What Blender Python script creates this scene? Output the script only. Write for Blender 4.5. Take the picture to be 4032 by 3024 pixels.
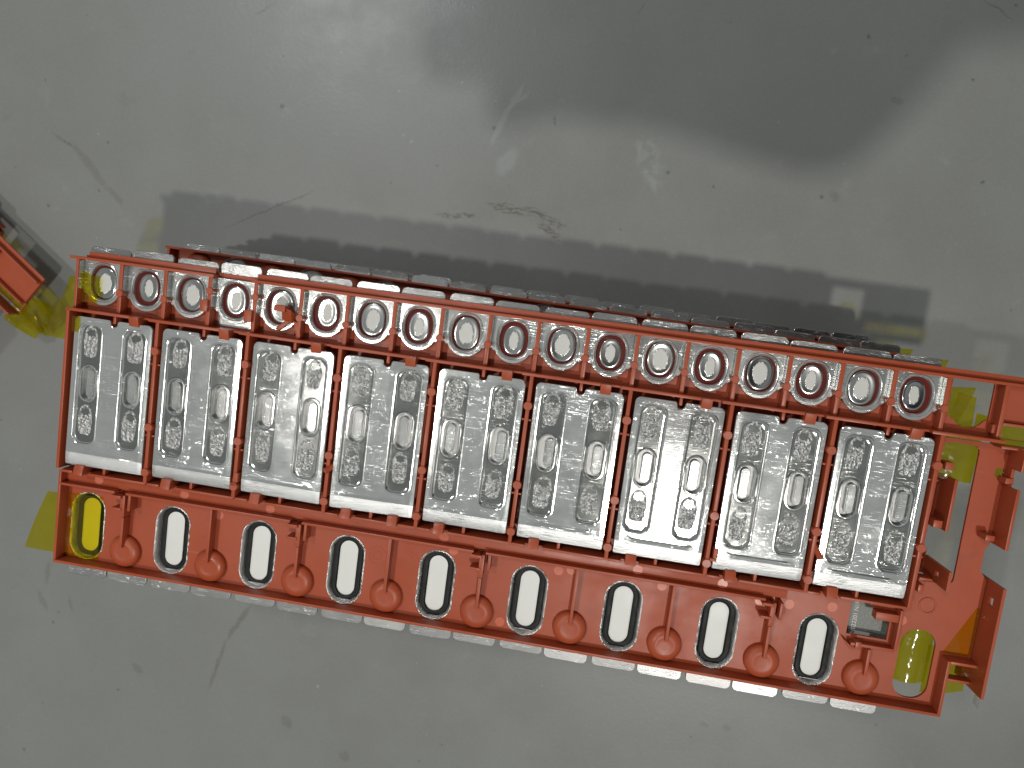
import bpy, bmesh, math, random
from mathutils import Vector, Matrix, noise

# ------------------------------------------------------------------ set-up
for o in list(bpy.data.objects):
    bpy.data.objects.remove(o)
scn = bpy.context.scene
COL = scn.collection
MM = 0.001
FLOOR = -171.0            # floor height in tray millimetres (tray plate top = 0)
ZT = -FLOOR * MM          # tray reference height in world metres

# camera (solved from the plate corners in the photograph)
CAM_R = ((0.98566538838051, 0.13196005246341655, -0.10512034390426442),
         (0.14214495033144084, -0.985167476682423, 0.09612416960608713),
         (-0.09087659348793109, -0.10968859303063352, -0.9898029386271741))
CAM_C = (51.88749118642568, 86.76326804726246, 416.3819703126279)
cam = bpy.data.cameras.new('camera')
cam.sensor_width = 36.0
cam.lens = 3028.0 / 4032.0 * 36.0
cam.clip_start = 0.005
cam.clip_end = 100.0
cam.dof.use_dof = True
cam.dof.focus_distance = 0.428
cam.dof.aperture_fstop = 8.5
camo = bpy.data.objects.new('camera', cam)
COL.objects.link(camo)
r_, d_, f_ = (Vector(v) for v in CAM_R)
rot = Matrix((r_, -d_, -f_)).transposed()
camo.matrix_world = Matrix.Translation(Vector(CAM_C) * MM + Vector((0, 0, ZT))) @ rot.to_4x4()
scn.camera = camo

# ambient light of the hall
world = bpy.data.worlds.new('World')
scn.world = world
world.use_nodes = True
bg = world.node_tree.nodes['Background']
bg.inputs[0].default_value = (0.93, 0.98, 0.96, 1)
bg.inputs[1].default_value = 0.27


def lamp(name, pos, aim, power, size, color=(1, 0.97, 0.92), size_y=None):
    l = bpy.data.lights.new(name, 'AREA')
    l.shape = 'ELLIPSE' if size_y else 'DISK'
    l.size = size
    if size_y:
        l.size_y = size_y
    l.energy = power
    l.color = color
    o = bpy.data.objects.new(name, l)
    COL.objects.link(o)
    o.location = pos
    o.rotation_euler = (Vector(aim) - Vector(pos)).to_track_quat('-Z', 'Y').to_euler()
    return o


# two ceiling lamps of the hall and a left one lowered to push the phone's shadow out of view
lamp('ceiling_lamp', (0.740, -1.008, ZT + 3.4), (0, 0, 0.1), 45, 0.12)
lamp('lowered_lamp', (-0.696, -0.226, ZT + 1.8), (0, 0, 0.1), 7.8, 0.06)
lamp('ceiling_lamp', (-1.37, 1.56, ZT + 3.4), (0, 0, 0.1), 26, 0.28, (0.93, 0.97, 1.0))

scn.view_settings.view_transform = 'Standard'
scn.view_settings.look = 'None'
scn.view_settings.exposure = 0.0
scn.view_settings.gamma = 1.0
scn.render.engine = 'CYCLES'

# ------------------------------------------------------------------ materials


class NT:
    def __init__(self, name):
        self.m = bpy.data.materials.new(name)
        self.m.use_nodes = True
        self.t = self.m.node_tree
        self.b = self.t.nodes['Principled BSDF']
        self.out = self.t.nodes['Material Output']

    def n(self, kind, **kw):
        nd = self.t.nodes.new(kind)
        for k, v in kw.items():
            if k.startswith('i_'):
                nd.inputs[k[2:].replace('_', ' ')].default_value = v
            else:
                setattr(nd, k, v)
        return nd

    def l(self, a, b):
        self.t.links.new(a, b)

    def math(self, op, a, b=None, c=None, clamp=False):
        nd = self.t.nodes.new('ShaderNodeMath')
        nd.operation = op
        nd.use_clamp = clamp
        for i, v in enumerate((a, b, c)):
            if v is None:
                continue
            if isinstance(v, (int, float)):
                nd.inputs[i].default_value = v
            else:
                self.l(v, nd.inputs[i])
        return nd.outputs[0]

    def mapr(self, v, a, b, c=0.0, d=1.0, smooth=True):
        nd = self.t.nodes.new('ShaderNodeMapRange')
        if smooth:
            nd.interpolation_type = 'SMOOTHSTEP'
        self.l(v, nd.inputs['Value'])
        for k, x in (('From Min', a), ('From Max', b), ('To Min', c), ('To Max', d)):
            nd.inputs[k].default_value = x
        return nd.outputs[0]

    def mix(self, fac, a, b):
        nd = self.t.nodes.new('ShaderNodeMix')
        nd.data_type = 'RGBA'
        for s, v in ((nd.inputs[0], fac), (nd.inputs[6], a), (nd.inputs[7], b)):
            if isinstance(v, (int, float)):
                s.default_value = v
            elif isinstance(v, tuple):
                s.default_value = (*v, 1)
            else:
                self.l(v, s)
        return nd.outputs[2]

    def coords(self, scale=(1, 1, 1), rot=(0, 0, 0), loc=(0, 0, 0), kind='Object', rnd=False):
        tc = self.n('ShaderNodeTexCoord')
        src = tc.outputs[kind]
        if rnd:
            oi = self.n('ShaderNodeObjectInfo')
            va = self.n('ShaderNodeVectorMath', operation='MULTIPLY_ADD')
            self.l(oi.outputs['Random'], va.inputs[0])
            va.inputs[1].default_value = (0.71, 0.37, 0.13)
            self.l(src, va.inputs[2])
            src = va.outputs[0]
        mp = self.n('ShaderNodeMapping')
        self.l(src, mp.inputs[0])
        mp.inputs['Location'].default_value = loc
        mp.inputs['Rotation'].default_value = rot
        mp.inputs['Scale'].default_value = scale
        return mp.outputs[0]

    def noise(self, vec, scale, detail=3.0, rough=0.55, out='Fac'):
        nd = self.n('ShaderNodeTexNoise')
        self.l(vec, nd.inputs['Vector'])
        nd.inputs['Scale'].default_value = scale
        nd.inputs['Detail'].default_value = detail
        nd.inputs['Roughness'].default_value = rough
        return nd.outputs[out]

    def bump(self, h, strength, dist=0.0005, normal=None):
        nd = self.n('ShaderNodeBump')
        self.l(h, nd.inputs['Height'])
        nd.inputs['Strength'].default_value = strength
        nd.inputs['Distance'].default_value = dist
        if normal:
            self.l(normal, nd.inputs['Normal'])
        return nd.outputs[0]


def mat_plastic(name, col, rough=0.36, var=0.12):
    k = NT(name)
    v = k.coords(rnd=True)
    n1 = k.noise(v, 60, 4)
    dark = tuple(c * (1 - var) for c in col)
    lite = tuple(min(1, c * (1 + var)) for c in col)
    c1 = k.mix(n1, dark, lite)
    # fine dust specks
    n3 = k.noise(v, 1400, 2)
    dust = k.mapr(n3, 0.72, 0.80, 0, 0.35)
    c2 = k.mix(dust, c1, tuple(min(1, c * 1.5 + 0.05) for c in col))
    grime = k.mapr(k.noise(v, 55, 6, 0.7), 0.56, 0.74, 0, 0.35)
    c2 = k.mix(grime, c2, tuple(c * 0.6 + 0.012 for c in col))
    vs = k.coords(scale=(1, 22, 1), rot=(0, 0, 0.5), rnd=True)
    scuff = k.math('MULTIPLY', k.mapr(k.noise(vs, 50, 2), 0.70, 0.74), k.mapr(k.noise(v, 30, 2), 0.48, 0.6, 0, 0.5))
    c2 = k.mix(scuff, c2, tuple(min(1, c * 1.35 + 0.07) for c in col))
    k.l(c2, k.b.inputs['Base Color'])
    n2 = k.noise(v, 35, 4)
    k.l(k.mapr(n2, 0.3, 0.7, rough - 0.07, rough + 0.12), k.b.inputs['Roughness'])
    k.l(k.bump(k.noise(v, 2500, 2), 0.12, 0.0002), k.b.inputs['Normal'])
    k.b.inputs['Specular IOR Level'].default_value = 0.34
    return k.m


def mat_metal(name, col=(0.86, 0.875, 0.86), rough=0.10, brush=True, scratch=0.6, bump=0.25, grain=0.0, metallic=1.0):
    k = NT(name)
    k.b.inputs['Metallic'].default_value = metallic
    v = k.coords(rnd=True)
    # rolled / brushed lines along x
    vb = k.coords(scale=(1, 14, 1), rnd=True)
    nb = k.noise(vb, 130, 4, 0.65)
    # blotches and smudges
    n1 = k.noise(v, 70, 5, 0.6)
    # scratches in three directions
    scr = None
    for ang, s in ((0.55, 75), (-0.95, 62), (1.25, 85), (0.1, 95)):
        vs = k.coords(scale=(1, 38, 1), rot=(0, 0, ang), rnd=True)
        ns = k.noise(vs, s, 2, 0.5)
        th = k.mapr(ns, 0.675, 0.705)
        scr = th if scr is None else k.math('MAXIMUM', scr, th)
    spots = k.mapr(k.noise(v, 420, 2), 0.66, 0.72)
    gate = k.mapr(k.noise(v, 60, 3), 0.40, 0.60)
    marks = k.math('MULTIPLY', k.math('MAXIMUM', scr, k.math('MULTIPLY', spots, 0.8)), gate)
    marks = k.math('MULTIPLY', marks, scratch)
    c = k.mix(k.math('ADD', k.math('MULTIPLY', n1, 0.6), k.math('MULTIPLY', nb, 0.5)), tuple(x * 0.66 for x in col), col)
    oi = k.n('ShaderNodeObjectInfo')
    c = k.mix(k.mapr(oi.outputs['Random'], 0, 1, 0.0, 0.45, False), c, tuple(x * 0.6 for x in col))
    smudge = k.mapr(k.noise(v, 45, 5, 0.7), 0.55, 0.72, 0, 0.22)
    c = k.mix(smudge, c, tuple(x * 0.62 for x in col))
    c = k.mix(marks, c, (0.95, 0.95, 0.94))
    k.l(c, k.b.inputs['Base Color'])
    r = k.mapr(n1, 0.3, 0.7, rough - 0.015, rough + 0.03)
    r = k.math('ADD', r, k.math('MULTIPLY', marks, 0.28), clamp=True)
    k.l(r, k.b.inputs['Roughness'])
    h = k.math('ADD', k.math('MULTIPLY', nb, 0.35 if brush else 0.0), k.math('MULTIPLY', marks, -0.5))
    if grain:
        h = k.math('ADD', h, k.math('MULTIPLY', k.noise(v, 1500, 3, 0.6), grain))
    nrm = k.bump(h, bump, 0.0003)
    k.l(nrm, k.b.inputs['Normal'])
    return k.m


def mat_weld():
    k = NT('weld_metal')
    k.b.inputs['Metallic'].default_value = 1.0
    v = k.coords(rnd=True)
    n = k.noise(v, 620, 3, 0.65)
    vo = k.n('ShaderNodeTexVoronoi')
    k.l(v, vo.inputs['Vector'])
    vo.inputs['Scale'].default_value = 640
    c = k.mix(n, (0.45, 0.44, 0.43), (0.97, 0.96, 0.94))
    k.l(c, k.b.inputs['Base Color'])
    k.b.inputs['Roughness'].default_value = 0.32
    k.l(k.bump(k.math('ADD', vo.outputs['Distance'], n), 1.0, 0.0012), k.b.inputs['Normal'])
    return k.m


def mat_pad(name, rx, ry):
    """terminal pad: polished rim, matt blasted patch in the middle"""
    k = NT(name)
    tc = k.n('ShaderNodeTexCoord')
    sep = k.n('ShaderNodeSeparateXYZ')
    k.l(tc.outputs['Object'], sep.inputs[0])
    vr = k.coords(rnd=True)
    x = k.math('DIVIDE', sep.outputs[0], rx * MM)
    y = k.math('DIVIDE', sep.outputs[1], ry * MM)
    d = k.math('SQRT', k.math('ADD', k.math('MULTIPLY', x, x), k.math('MULTIPLY', y, y)))
    vs = k.coords(scale=(3, 1, 1), rnd=True)
    d = k.math('ADD', d, k.math('MULTIPLY', k.math('SUBTRACT', k.noise(vs, 500, 3), 0.5), 0.55))
    big = k.math('MULTIPLY', k.math('SUBTRACT', k.noise(vr, 140, 2), 0.5), 0.5)
    m = k.mapr(k.math('ADD', d, big), 1.06, 0.90)
    c = k.mix(m, (0.52, 0.53, 0.52), (0.60, 0.60, 0.565))
    k.l(c, k.b.inputs['Base Color'])
    k.l(k.math('SUBTRACT', 1.0, k.math('MULTIPLY', m, 0.72)), k.b.inputs['Metallic'])
    k.l(k.mapr(m, 0, 1, 0.15, 0.6, False), k.b.inputs['Roughness'])
    h = k.math('MULTIPLY', k.noise(vr, 1800, 2), m)
    k.l(k.bump(h, 0.7, 0.0004), k.b.inputs['Normal'])
    return k.m


def mat_simple(name, col, rough=0.5, spec=0.5, var=0.1, nscale=200, bump=0.0):
    k = NT(name)
    v = k.coords(rnd=True)
    n = k.noise(v, nscale, 4)
    k.l(k.mix(n, tuple(c * (1 - var) for c in col), tuple(min(1, c * (1 + var)) for c in col)), k.b.inputs['Base Color'])
    k.l(k.mapr(n, 0.3, 0.7, rough - 0.05, rough + 0.08), k.b.inputs['Roughness'])
    k.b.inputs['Specular IOR Level'].default_value = spec
    if bump:
        k.l(k.bump(k.noise(v, 1500, 3), bump, 0.0003), k.b.inputs['Normal'])
    return k.m


def mat_tape():
    k = NT('amber_tape_film')
    t = k.t
    v = k.coords(rnd=True)
    tr = k.n('ShaderNodeBsdfTransparent')
    k.l(k.mix(k.noise(v, 90, 3), (0.84, 0.75, 0.03), (0.90, 0.82, 0.06)), tr.inputs[0])
    df = k.n('ShaderNodeBsdfDiffuse')
    df.inputs[0].default_value = (0.42, 0.33, 0.01, 1)
    gl = k.n('ShaderNodeBsdfGlossy')
    gl.inputs[0].default_value = (0.9, 0.9, 0.85, 1)
    gl.inputs['Roughness'].default_value = 0.12
    bn = k.bump(k.noise(v, 80, 2), 0.5, 0.0025)
    k.l(bn, gl.inputs['Normal'])
    m1 = k.n('ShaderNodeMixShader')
    m1.inputs[0].default_value = 0.08
    k.l(tr.outputs[0], m1.inputs[1])
    k.l(df.outputs[0], m1.inputs[2])
    fr = k.n('ShaderNodeFresnel')
    fr.inputs[0].default_value = 1.45
    k.l(bn, fr.inputs['Normal'])
    m2 = k.n('ShaderNodeMixShader')
    k.l(fr.outputs[0], m2.inputs[0])
    k.l(m1.outputs[0], m2.inputs[1])
    k.l(gl.outputs[0], m2.inputs[2])
    k.l(m2.outputs[0], k.out.inputs[0])
    return k.m


# marks on the floor: x0,y0,x1,y1,half width (mm), kind
STREAKS = [
    (-393.6, 169.0, -372.1, 157.5, 1.2, 'b'), (-374.6, 161.1, -344.2, 130.8, 3.7, 'c'), (-342.0, 131.0, -330.5, 120.5, 2.6, 'c'),
    (-246.7, 110.6, -169.8, 150.4, 1.0, 'd'), (-76.4, 142.2, -45.2, 145.0, 2.7, 's'), (-36.6, 154.6, -9.0, 151.3, 3.9, 's'),
    (-9.4, 155.0, 20.8, 145.5, 3.9, 's'), (3.7, 144.3, 18.1, 137.5, 3.9, 's'), (-41.4, 198.4, -32.4, 225.4, 2.8, 'l'),
    (-32.4, 225.4, -23.3, 242.9, 2.4, 'l'), (-34.1, 223.4, -18.0, 239.8, 1.7, 'l'), (-31.4, 181.8, -24.3, 193.7, 6.6, 'l'),
    (69.8, 212.6, 82.9, 188.3, 10.3, 'p'), (78.9, 189.7, 84.5, 177.4, 2.7, 'l'), (-192.6, -191.4, -210.3, -224.4, 2.4, 'b'),
    (-210.3, -224.4, -221.2, -270.2, 2.2, 'b'), (-371.9, -184.8, -371.8, -202.7, 2.7, 'c'), (-378.1, -211.8, -371.3, -226.3, 2.7, 'c'),
    (-351.5, -211.5, -347.1, -224.4, 1.7, 'c'), (200.7, -222.0, 201.3, -223.0, 3.3, 'c'), (181.2, -222.7, 185.3, -223.9, 1.9, 'c'),
    (-152.4, -284.2, -150.9, -287.3, 4.9, 'c'), (-100.8, -304.4, -98.3, -307.4, 3.9, 'c'), (-288.0, -261.2, -283.1, -264.8, 3.9, 'c'),
    (287.2, 333.6, 309.7, 322.1, 0.8, 'd'), (240.5, 261.7, 245.9, 260.5, 2.4, 'c'), (210.6, 190.6, 212.7, 189.0, 3.5, 'c'),
    (57.0, 310.4, 53.6, 302.1, 0.8, 'd'), (2.1, 225.4, 4.4, 216.5, 0.8, 'd'), (-235.6, 273.7, -218.6, 285.5, 1.2, 'c')]
SPECKS_DARK = [(-401.8, 208.5, 1.4), (-345.9, 166.3, 1.7), (-350.5, 128.1, 1.6), (-392.8, 111.0, 2.2), (-206.6, 208.7, 2.9), (-209.4, 245.8, 1.2), (215.8, 301.8, 2.5), (310.5, 211.6, 2.2), (202.9, 188.8, 2.2), (-41.0, 210.6, 2.2), (125.8, 186.9, 1.7), (-300.9, -285.3, 2.0), (-382.4, -355.9, 2.0), (309.5, 332.3, 1.6), (290.7, 279.9, 1.7), (243.7, 291.7, 1.4), (175.0, -234.5, 1.4), (310.5, -198.5, 1.4), (-114.6, 161.6, 1.2), (91.5, 193.1, 2.2), (-371.4, 260.8, 1.2), (-363.6, -236.4, 2.2), (-359.6, -226.5, 1.7), (-423.3, 137.7, 1.2)]
SPECKS_PALE = [(-68.4, 295.4, 1.2), (-116.3, 229.5, 1.6), (-109.3, 197.8, 1.2), (-102.2, 194.3, 1.2), (-245.6, 281.7, 1.2), (-164.1, 253.6, 1.2), (-128.6, -250.1, 1.7), (-69.2, 241.0, 1.7)]
STREAK_COL = {'b': ((0.13, 0.115, 0.085), 0.75), 'c': ((0.13, 0.12, 0.095), 0.5), 'd': ((0.10, 0.10, 0.09), 0.65),
              's': ((0.11, 0.10, 0.075), 0.85), 'l': ((0.285, 0.31, 0.295), 0.5), 'p': ((0.285, 0.30, 0.28), 0.5)}


def mat_floor():
    k = NT('grey_floor_paint')
    v = k.coords()
    tc = k.n('ShaderNodeTexCoord')
    n_big = k.noise(v, 3.0, 3)
    n_mid = k.noise(v, 14, 5, 0.6)
    n_fine = k.noise(v, 900, 3, 0.6)
    base = k.mix(n_big, (0.197, 0.204, 0.193), (0.236, 0.241, 0.231))
    base = k.mix(k.mapr(n_mid, 0.35, 0.75), base, (0.226, 0.234, 0.226))
    base = k.mix(k.mapr(n_fine, 0.35, 0.7, 0, 0.35), base, (0.175, 0.176, 0.165))
    base = k.mix(k.mapr(k.noise(v, 380, 4, 0.7), 0.5, 0.75, 0, 0.30), base, (0.285, 0.29, 0.28))
    base = k.mix(k.mapr(k.noise(k.coords(loc=(1, 2, 0)), 210, 5, 0.75), 0.56, 0.72, 0, 0.30), base, (0.17, 0.172, 0.16))
    # faint worn patches and grime
    base = k.mix(k.mapr(k.noise(v, 33, 6, 0.65), 0.60, 0.76, 0, 0.45), base, (0.285, 0.295, 0.285))
    base = k.mix(k.mapr(k.noise(k.coords(loc=(3, 7, 0)), 26, 6, 0.7), 0.62, 0.78, 0, 0.5), base, (0.17, 0.165, 0.145))
    # tiny dark grit and pale chips
    vo = k.n('ShaderNodeTexVoronoi')
    k.l(v, vo.inputs['Vector'])
    vo.inputs['Scale'].default_value = 42
    grit = k.math('MULTIPLY', k.mapr(vo.outputs['Distance'], 0.055, 0.03), k.mapr(k.noise(v, 20, 1), 0.5, 0.6))
    base = k.mix(k.math('MULTIPLY', grit, 0.6), base, (0.11, 0.105, 0.09))
    vo2 = k.n('ShaderNodeTexVoronoi')
    k.l(k.coords(loc=(0.37, 0.11, 0)), vo2.inputs['Vector'])
    vo2.inputs['Scale'].default_value = 55
    chip = k.math('MULTIPLY', k.mapr(vo2.outputs['Distance'], 0.05, 0.028), k.mapr(k.noise(v, 24, 1), 0.5, 0.6))
    base = k.mix(k.math('MULTIPLY', chip, 0.6), base, (0.36, 0.37, 0.36))
    # distorted coordinates for the streaks
    dn = k.n('ShaderNodeTexNoise')
    k.l(v, dn.inputs['Vector'])
    dn.inputs['Scale'].default_value = 120
    dn.inputs['Detail'].default_value = 4
    dv = k.n('ShaderNodeVectorMath', operation='MULTIPLY_ADD')
    k.l(dn.outputs['Color'], dv.inputs[0])
    dv.inputs[1].default_value = (0.006, 0.006, 0)
    sub = k.n('ShaderNodeVectorMath', operation='SUBTRACT')
    k.l(tc.outputs['Object'], sub.inputs[0])
    sub.inputs[1].default_value = (0.003, 0.003, 0)
    k.l(sub.outputs[0], dv.inputs[2])
    dv2 = k.n('ShaderNodeVectorMath', operation='MULTIPLY_ADD')
    dn2 = k.n('ShaderNodeTexNoise')
    k.l(v, dn2.inputs['Vector'])
    dn2.inputs['Scale'].default_value = 500
    k.l(dn2.outputs['Color'], dv2.inputs[0])
    dv2.inputs[1].default_value = (0.003, 0.003, 0)
    sub2 = k.n('ShaderNodeVectorMath', operation='SUBTRACT')
    k.l(tc.outputs['Object'], sub2.inputs[0])
    sub2.inputs[1].default_value = (0.0015, 0.0015, 0)
    k.l(sub2.outputs[0], dv2.inputs[2])
    ragged = k.noise(v, 700, 4, 0.7)
    streaky = k.noise(k.coords(scale=(0.35, 1, 1), rot=(0, 0, 0.35)), 520, 4, 0.7)
    wet = None
    for x0, y0, x1, y1, w, kind in STREAKS:
        cx, cy = (x0 + x1) / 2, (y0 + y1) / 2
        L = math.hypot(x1 - x0, y1 - y0) / 2 + w
        a = math.atan2(y1 - y0, x1 - x0)
        s1 = k.n('ShaderNodeVectorMath', operation='SUBTRACT')
        k.l(dv.outputs[0], s1.inputs[0])
        s1.inputs[1].default_value = (cx * MM, cy * MM, 0)
        mp = k.n('ShaderNodeMapping')
        mp.vector_type = 'TEXTURE'
        k.l(s1.outputs[0], mp.inputs[0])
        mp.inputs['Rotation'].default_value = (0, 0, a)
        mp.inputs['Scale'].default_value = (L * MM, w * MM, 1)
        ln = k.n('ShaderNodeVectorMath', operation='LENGTH')
        k.l(mp.outputs[0], ln.inputs[0])
        d = ln.outputs['Value']
        m = k.mapr(d, 1.15, 0.55)
        if kind in 's':
            m = k.math('MULTIPLY', m, k.mapr(streaky, 0.44, 0.56))
        elif kind == 'p':
            m = k.math('MULTIPLY', m, k.mapr(k.noise(v, 150, 5, 0.7), 0.45, 0.56))
        elif kind == 'l':
            m = k.math('MULTIPLY', m, k.mapr(ragged, 0.25, 0.5))
        else:
            m = k.math('MULTIPLY', m, k.mapr(ragged, 0.3, 0.62))
        col, amt = STREAK_COL[kind]
        base = k.mix(k.math('MULTIPLY', m, amt), base, col)
    for lst, col, amt in ((SPECKS_DARK, (0.075, 0.07, 0.06), 0.6), (SPECKS_PALE, (0.38, 0.39, 0.38), 0.6)):
        for x, y, r in lst:
            ds = k.n('ShaderNodeVectorMath', operation='DISTANCE')
            k.l(dv2.outputs[0], ds.inputs[0])
            ds.inputs[1].default_value = (x * MM, y * MM, 0)
            m = k.mapr(ds.outputs['Value'], r * .85 * MM, r * .3 * MM)
            base = k.mix(k.math('MULTIPLY', m, amt), base, col)
    k.l(base, k.b.inputs['Base Color'])
    k.l(k.mapr(n_mid, 0.3, 0.7, 0.29, 0.40), k.b.inputs['Roughness'])
    h = k.math('ADD', k.math('MULTIPLY', k.noise(v, 330, 3, 0.6), 0.7), k.math('MULTIPLY', n_fine, 0.3))
    k.l(k.bump(h, 0.22, 0.0004), k.b.inputs['Normal'])
    k.b.inputs['Specular IOR Level'].default_value = 0.45
    return k.m


M_OR = mat_plastic('orange_plastic', (0.365, 0.069, 0.026), 0.36)
M_MARK = mat_plastic('polished_plastic_painted_sheen', (0.56, 0.15, 0.085), 0.25)  # smoother discs; their pale gloss reflection is put into the base colour
M_MAROON = mat_plastic('maroon_insulator', (0.11, 0.009, 0.005), 0.5)
M_MAROON.node_tree.nodes['Principled BSDF'].inputs['Specular IOR Level'].default_value = 0.15
M_TXT = mat_plastic('orange_plastic_engraved', (0.30, 0.05, 0.022), 0.5)
M_AL = mat_metal('aluminium_plate', (0.90, 0.915, 0.90), 0.11, True, 0.6, 0.28, 0.0, 0.86)
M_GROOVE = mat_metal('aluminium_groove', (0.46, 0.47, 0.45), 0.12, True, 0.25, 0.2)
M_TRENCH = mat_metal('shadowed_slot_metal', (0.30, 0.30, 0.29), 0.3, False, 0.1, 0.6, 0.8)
M_AL2 = mat_metal('aluminium_terminal', (0.76, 0.77, 0.75), 0.17, True, 0.5, 0.3, 0.15, 0.85)
M_TAB = mat_metal('aluminium_tab', (0.60, 0.60, 0.59), 0.18, False, 0.5, 0.5, 0.5)
M_TAB2 = mat_metal('aluminium_tab_scuffed', (0.48, 0.48, 0.47), 0.33, False, 0.8, 0.45, 0.35, 0.92)
M_COLLAR = mat_metal('rough_cut_metal', (0.92, 0.92, 0.90), 0.30, False, 0.2, 1.0, 1.6)
M_LIP = mat_metal('aluminium_bent_lip', (0.80, 0.81, 0.80), 0.38, True, 0.6, 0.8, 0.5, 0.9)
M_WELD = mat_weld()
M_PADS = mat_pad('pad_small_patch', 2.5, 4.8)
M_PADL = mat_pad('pad_large_patch', 3.8, 5.8)
M_BLACK = mat_simple('black_rubber', (0.006, 0.007, 0.007), 0.5, 0.25)
M_WHITE = mat_simple('pale_vent_film', (0.72, 0.72, 0.68), 0.42, 0.4, 0.04, 60)
M_TAPE = mat_tape()
M_LABEL = mat_simple('speckled_label', (0.16, 0.17, 0.15), 0.35, 0.6, 0.75, 900, 0.6)
M_PRINT = mat_simple('white_print', (0.75, 0.73, 0.70), 0.6)
M_FLOOR = mat_floor()

# ------------------------------------------------------------------ mesh helpers


def circ(cx, cy, r, n=24, z=None):
    return [(cx + r * math.cos(2 * math.pi * i / n), cy + r * math.sin(2 * math.pi * i / n)) for i in range(n)]


def rrect(x0, x1, y0, y1, r, n=5):
    p = []
    for cx, cy, a in ((x1 - r, y1 - r, 0), (x0 + r, y1 - r, 90), (x0 + r, y0 + r, 180), (x1 - r, y0 + r, 270)):
        for i in range(n + 1):
            t = math.radians(a + 90 * i / n)
            p.append((cx + r * math.cos(t), cy + r * math.sin(t)))
    return p


def stadium(cx, cy, w, h, n=10):
    r = w / 2
    p = []
    for s, a in ((1, 0), (-1, 180)):
        for i in range(n + 1):
            t = math.radians(a + 180 * i / n)
            p.append((cx + r * math.cos(t), cy + s * (h / 2 - r) + r * math.sin(t)))
    return p


def oval(cx, cy, w, h, n=36, e=2.35):
    p = []
    for i in range(n):
        t = 2 * math.pi * i / n
        c, s = math.cos(t), math.sin(t)
        p.append((cx + w / 2 * math.copysign(abs(c) ** (2 / e), c), cy + h / 2 * math.copysign(abs(s) ** (2 / e), s)))
    return p


class B:
    """collects geometry in millimetres"""

    def __init__(self):
        self.bm = bmesh.new()

    def v(self, x, y, z):
        return self.bm.verts.new((x * MM, y * MM, z * MM))

    def face(self, vs):
        try:
            return self.bm.faces.new(vs)
        except ValueError:
            return None

    def box(self, x0, x1, y0, y1, z0, z1):
        return self.prism([(x0, y0), (x1, y0), (x1, y1), (x0, y1)], z0, z1)

    def prism(self, poly, z0, z1, top=None):
        top = top or poly
        lo = [self.v(x, y, z0) for x, y in poly]
        hi = [self.v(x, y, z1) for x, y in top]
        n = len(poly)
        self.face(list(reversed(lo)))
        self.face(hi)
        for i in range(n):
            self.face([lo[i], lo[(i + 1) % n], hi[(i + 1) % n], hi[i]])
        return self

    def hexa(self, pts):
        """8 points: bottom four then top four"""
        q = [self.v(*p) for p in pts]
        for f in ((3, 2, 1, 0), (4, 5, 6, 7), (0, 1, 5, 4), (1, 2, 6, 5), (2, 3, 7, 6), (3, 0, 4, 7)):
            self.face([q[i] for i in f])
        return self

    def loft(self, loops, cap0=False, cap1=False):
        """loops: list of (points, z)"""
        rows = [[self.v(x, y, z) for x, y in pts] for pts, z in loops]
        n = len(rows[0])
        for a, b in zip(rows, rows[1:]):
            for i in range(n):
                self.face([a[i], a[(i + 1) % n], b[(i + 1) % n], b[i]])
        if cap0:
            self.face(list(reversed(rows[0])))
        if cap1:
            self.face(rows[-1])
        return rows

    def fill(self, loops, z):
        """flat face with holes; loops = [outer, hole, ...]"""
        es = []
        for pts in loops:
            vs = [self.v(x, y, z) for x, y in pts]
            for i in range(len(vs)):
                es.append(self.bm.edges.new((vs[i], vs[(i + 1) % len(vs)])))
        r = bmesh.ops.triangle_fill(self.bm, use_beauty=True, use_dissolve=False, edges=es)
        for f in r['geom']:
            if isinstance(f, bmesh.types.BMFace):
                f.normal_update()
                if f.normal.z < 0:
                    f.normal_flip()
        return self

    def slab(self, outer, holes, z0, z1):
        self.fill([outer] + holes, z1)
        self.loft([(outer, z0), (outer, z1)])
        for h in holes:
            self.loft([(h, z1), (h, z0)])
        self.fill([outer] + holes, z0)
        return self

    def lathe(self, cx, cy, prof, n=32, cap=True):
        rows = [(circ(cx, cy, r, n), z) for r, z in prof]
        self.loft(rows, False, cap)
        return self

    def cyl(self, cx, cy, r, z0, z1, n=16, ch=0.25):
        self.loft([(circ(cx, cy, r, n), z0), (circ(cx, cy, r, n), z1 - ch), (circ(cx, cy, r - ch, n), z1)], True, True)
        return self

    def mesh(self, name, mat, bev=0.0, smooth=None, tri=False):
        bm = self.bm
        bmesh.ops.remove_doubles(bm, verts=bm.verts, dist=1e-6)
        bm.normal_update()
        if bev:
            es = [e for e in bm.edges if len(e.link_faces) == 2 and e.calc_face_angle(0) > 0.6]
            try:
                bmesh.ops.bevel(bm, geom=es, offset=bev * MM, segments=2, profile=0.6, affect='EDGES', clamp_overlap=True)
            except Exception:
                pass
        me = bpy.data.meshes.new(name)
        bm.to_mesh(me)
        bm.free()
        if smooth is not None:
            me.shade_smooth()
            me.set_sharp_from_angle(angle=math.radians(smooth))
        me.materials.append(mat)
        return me


def obj(name, me, parent=None, loc=(0, 0, 0), rot=None):
    o = bpy.data.objects.new(name, me)
    COL.objects.link(o)
    if parent is not None:
        o.parent = parent
    o.location = (loc[0] * MM, loc[1] * MM, loc[2] * MM)
    if rot:
        o.rotation_euler = rot
    return o


def tag(o, label=None, cat=None, group=None, kind=None):
    for k_, v_ in (('label', label), ('category', cat), ('group', group), ('kind', kind)):
        if v_:
            o[k_] = v_
    return o


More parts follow.
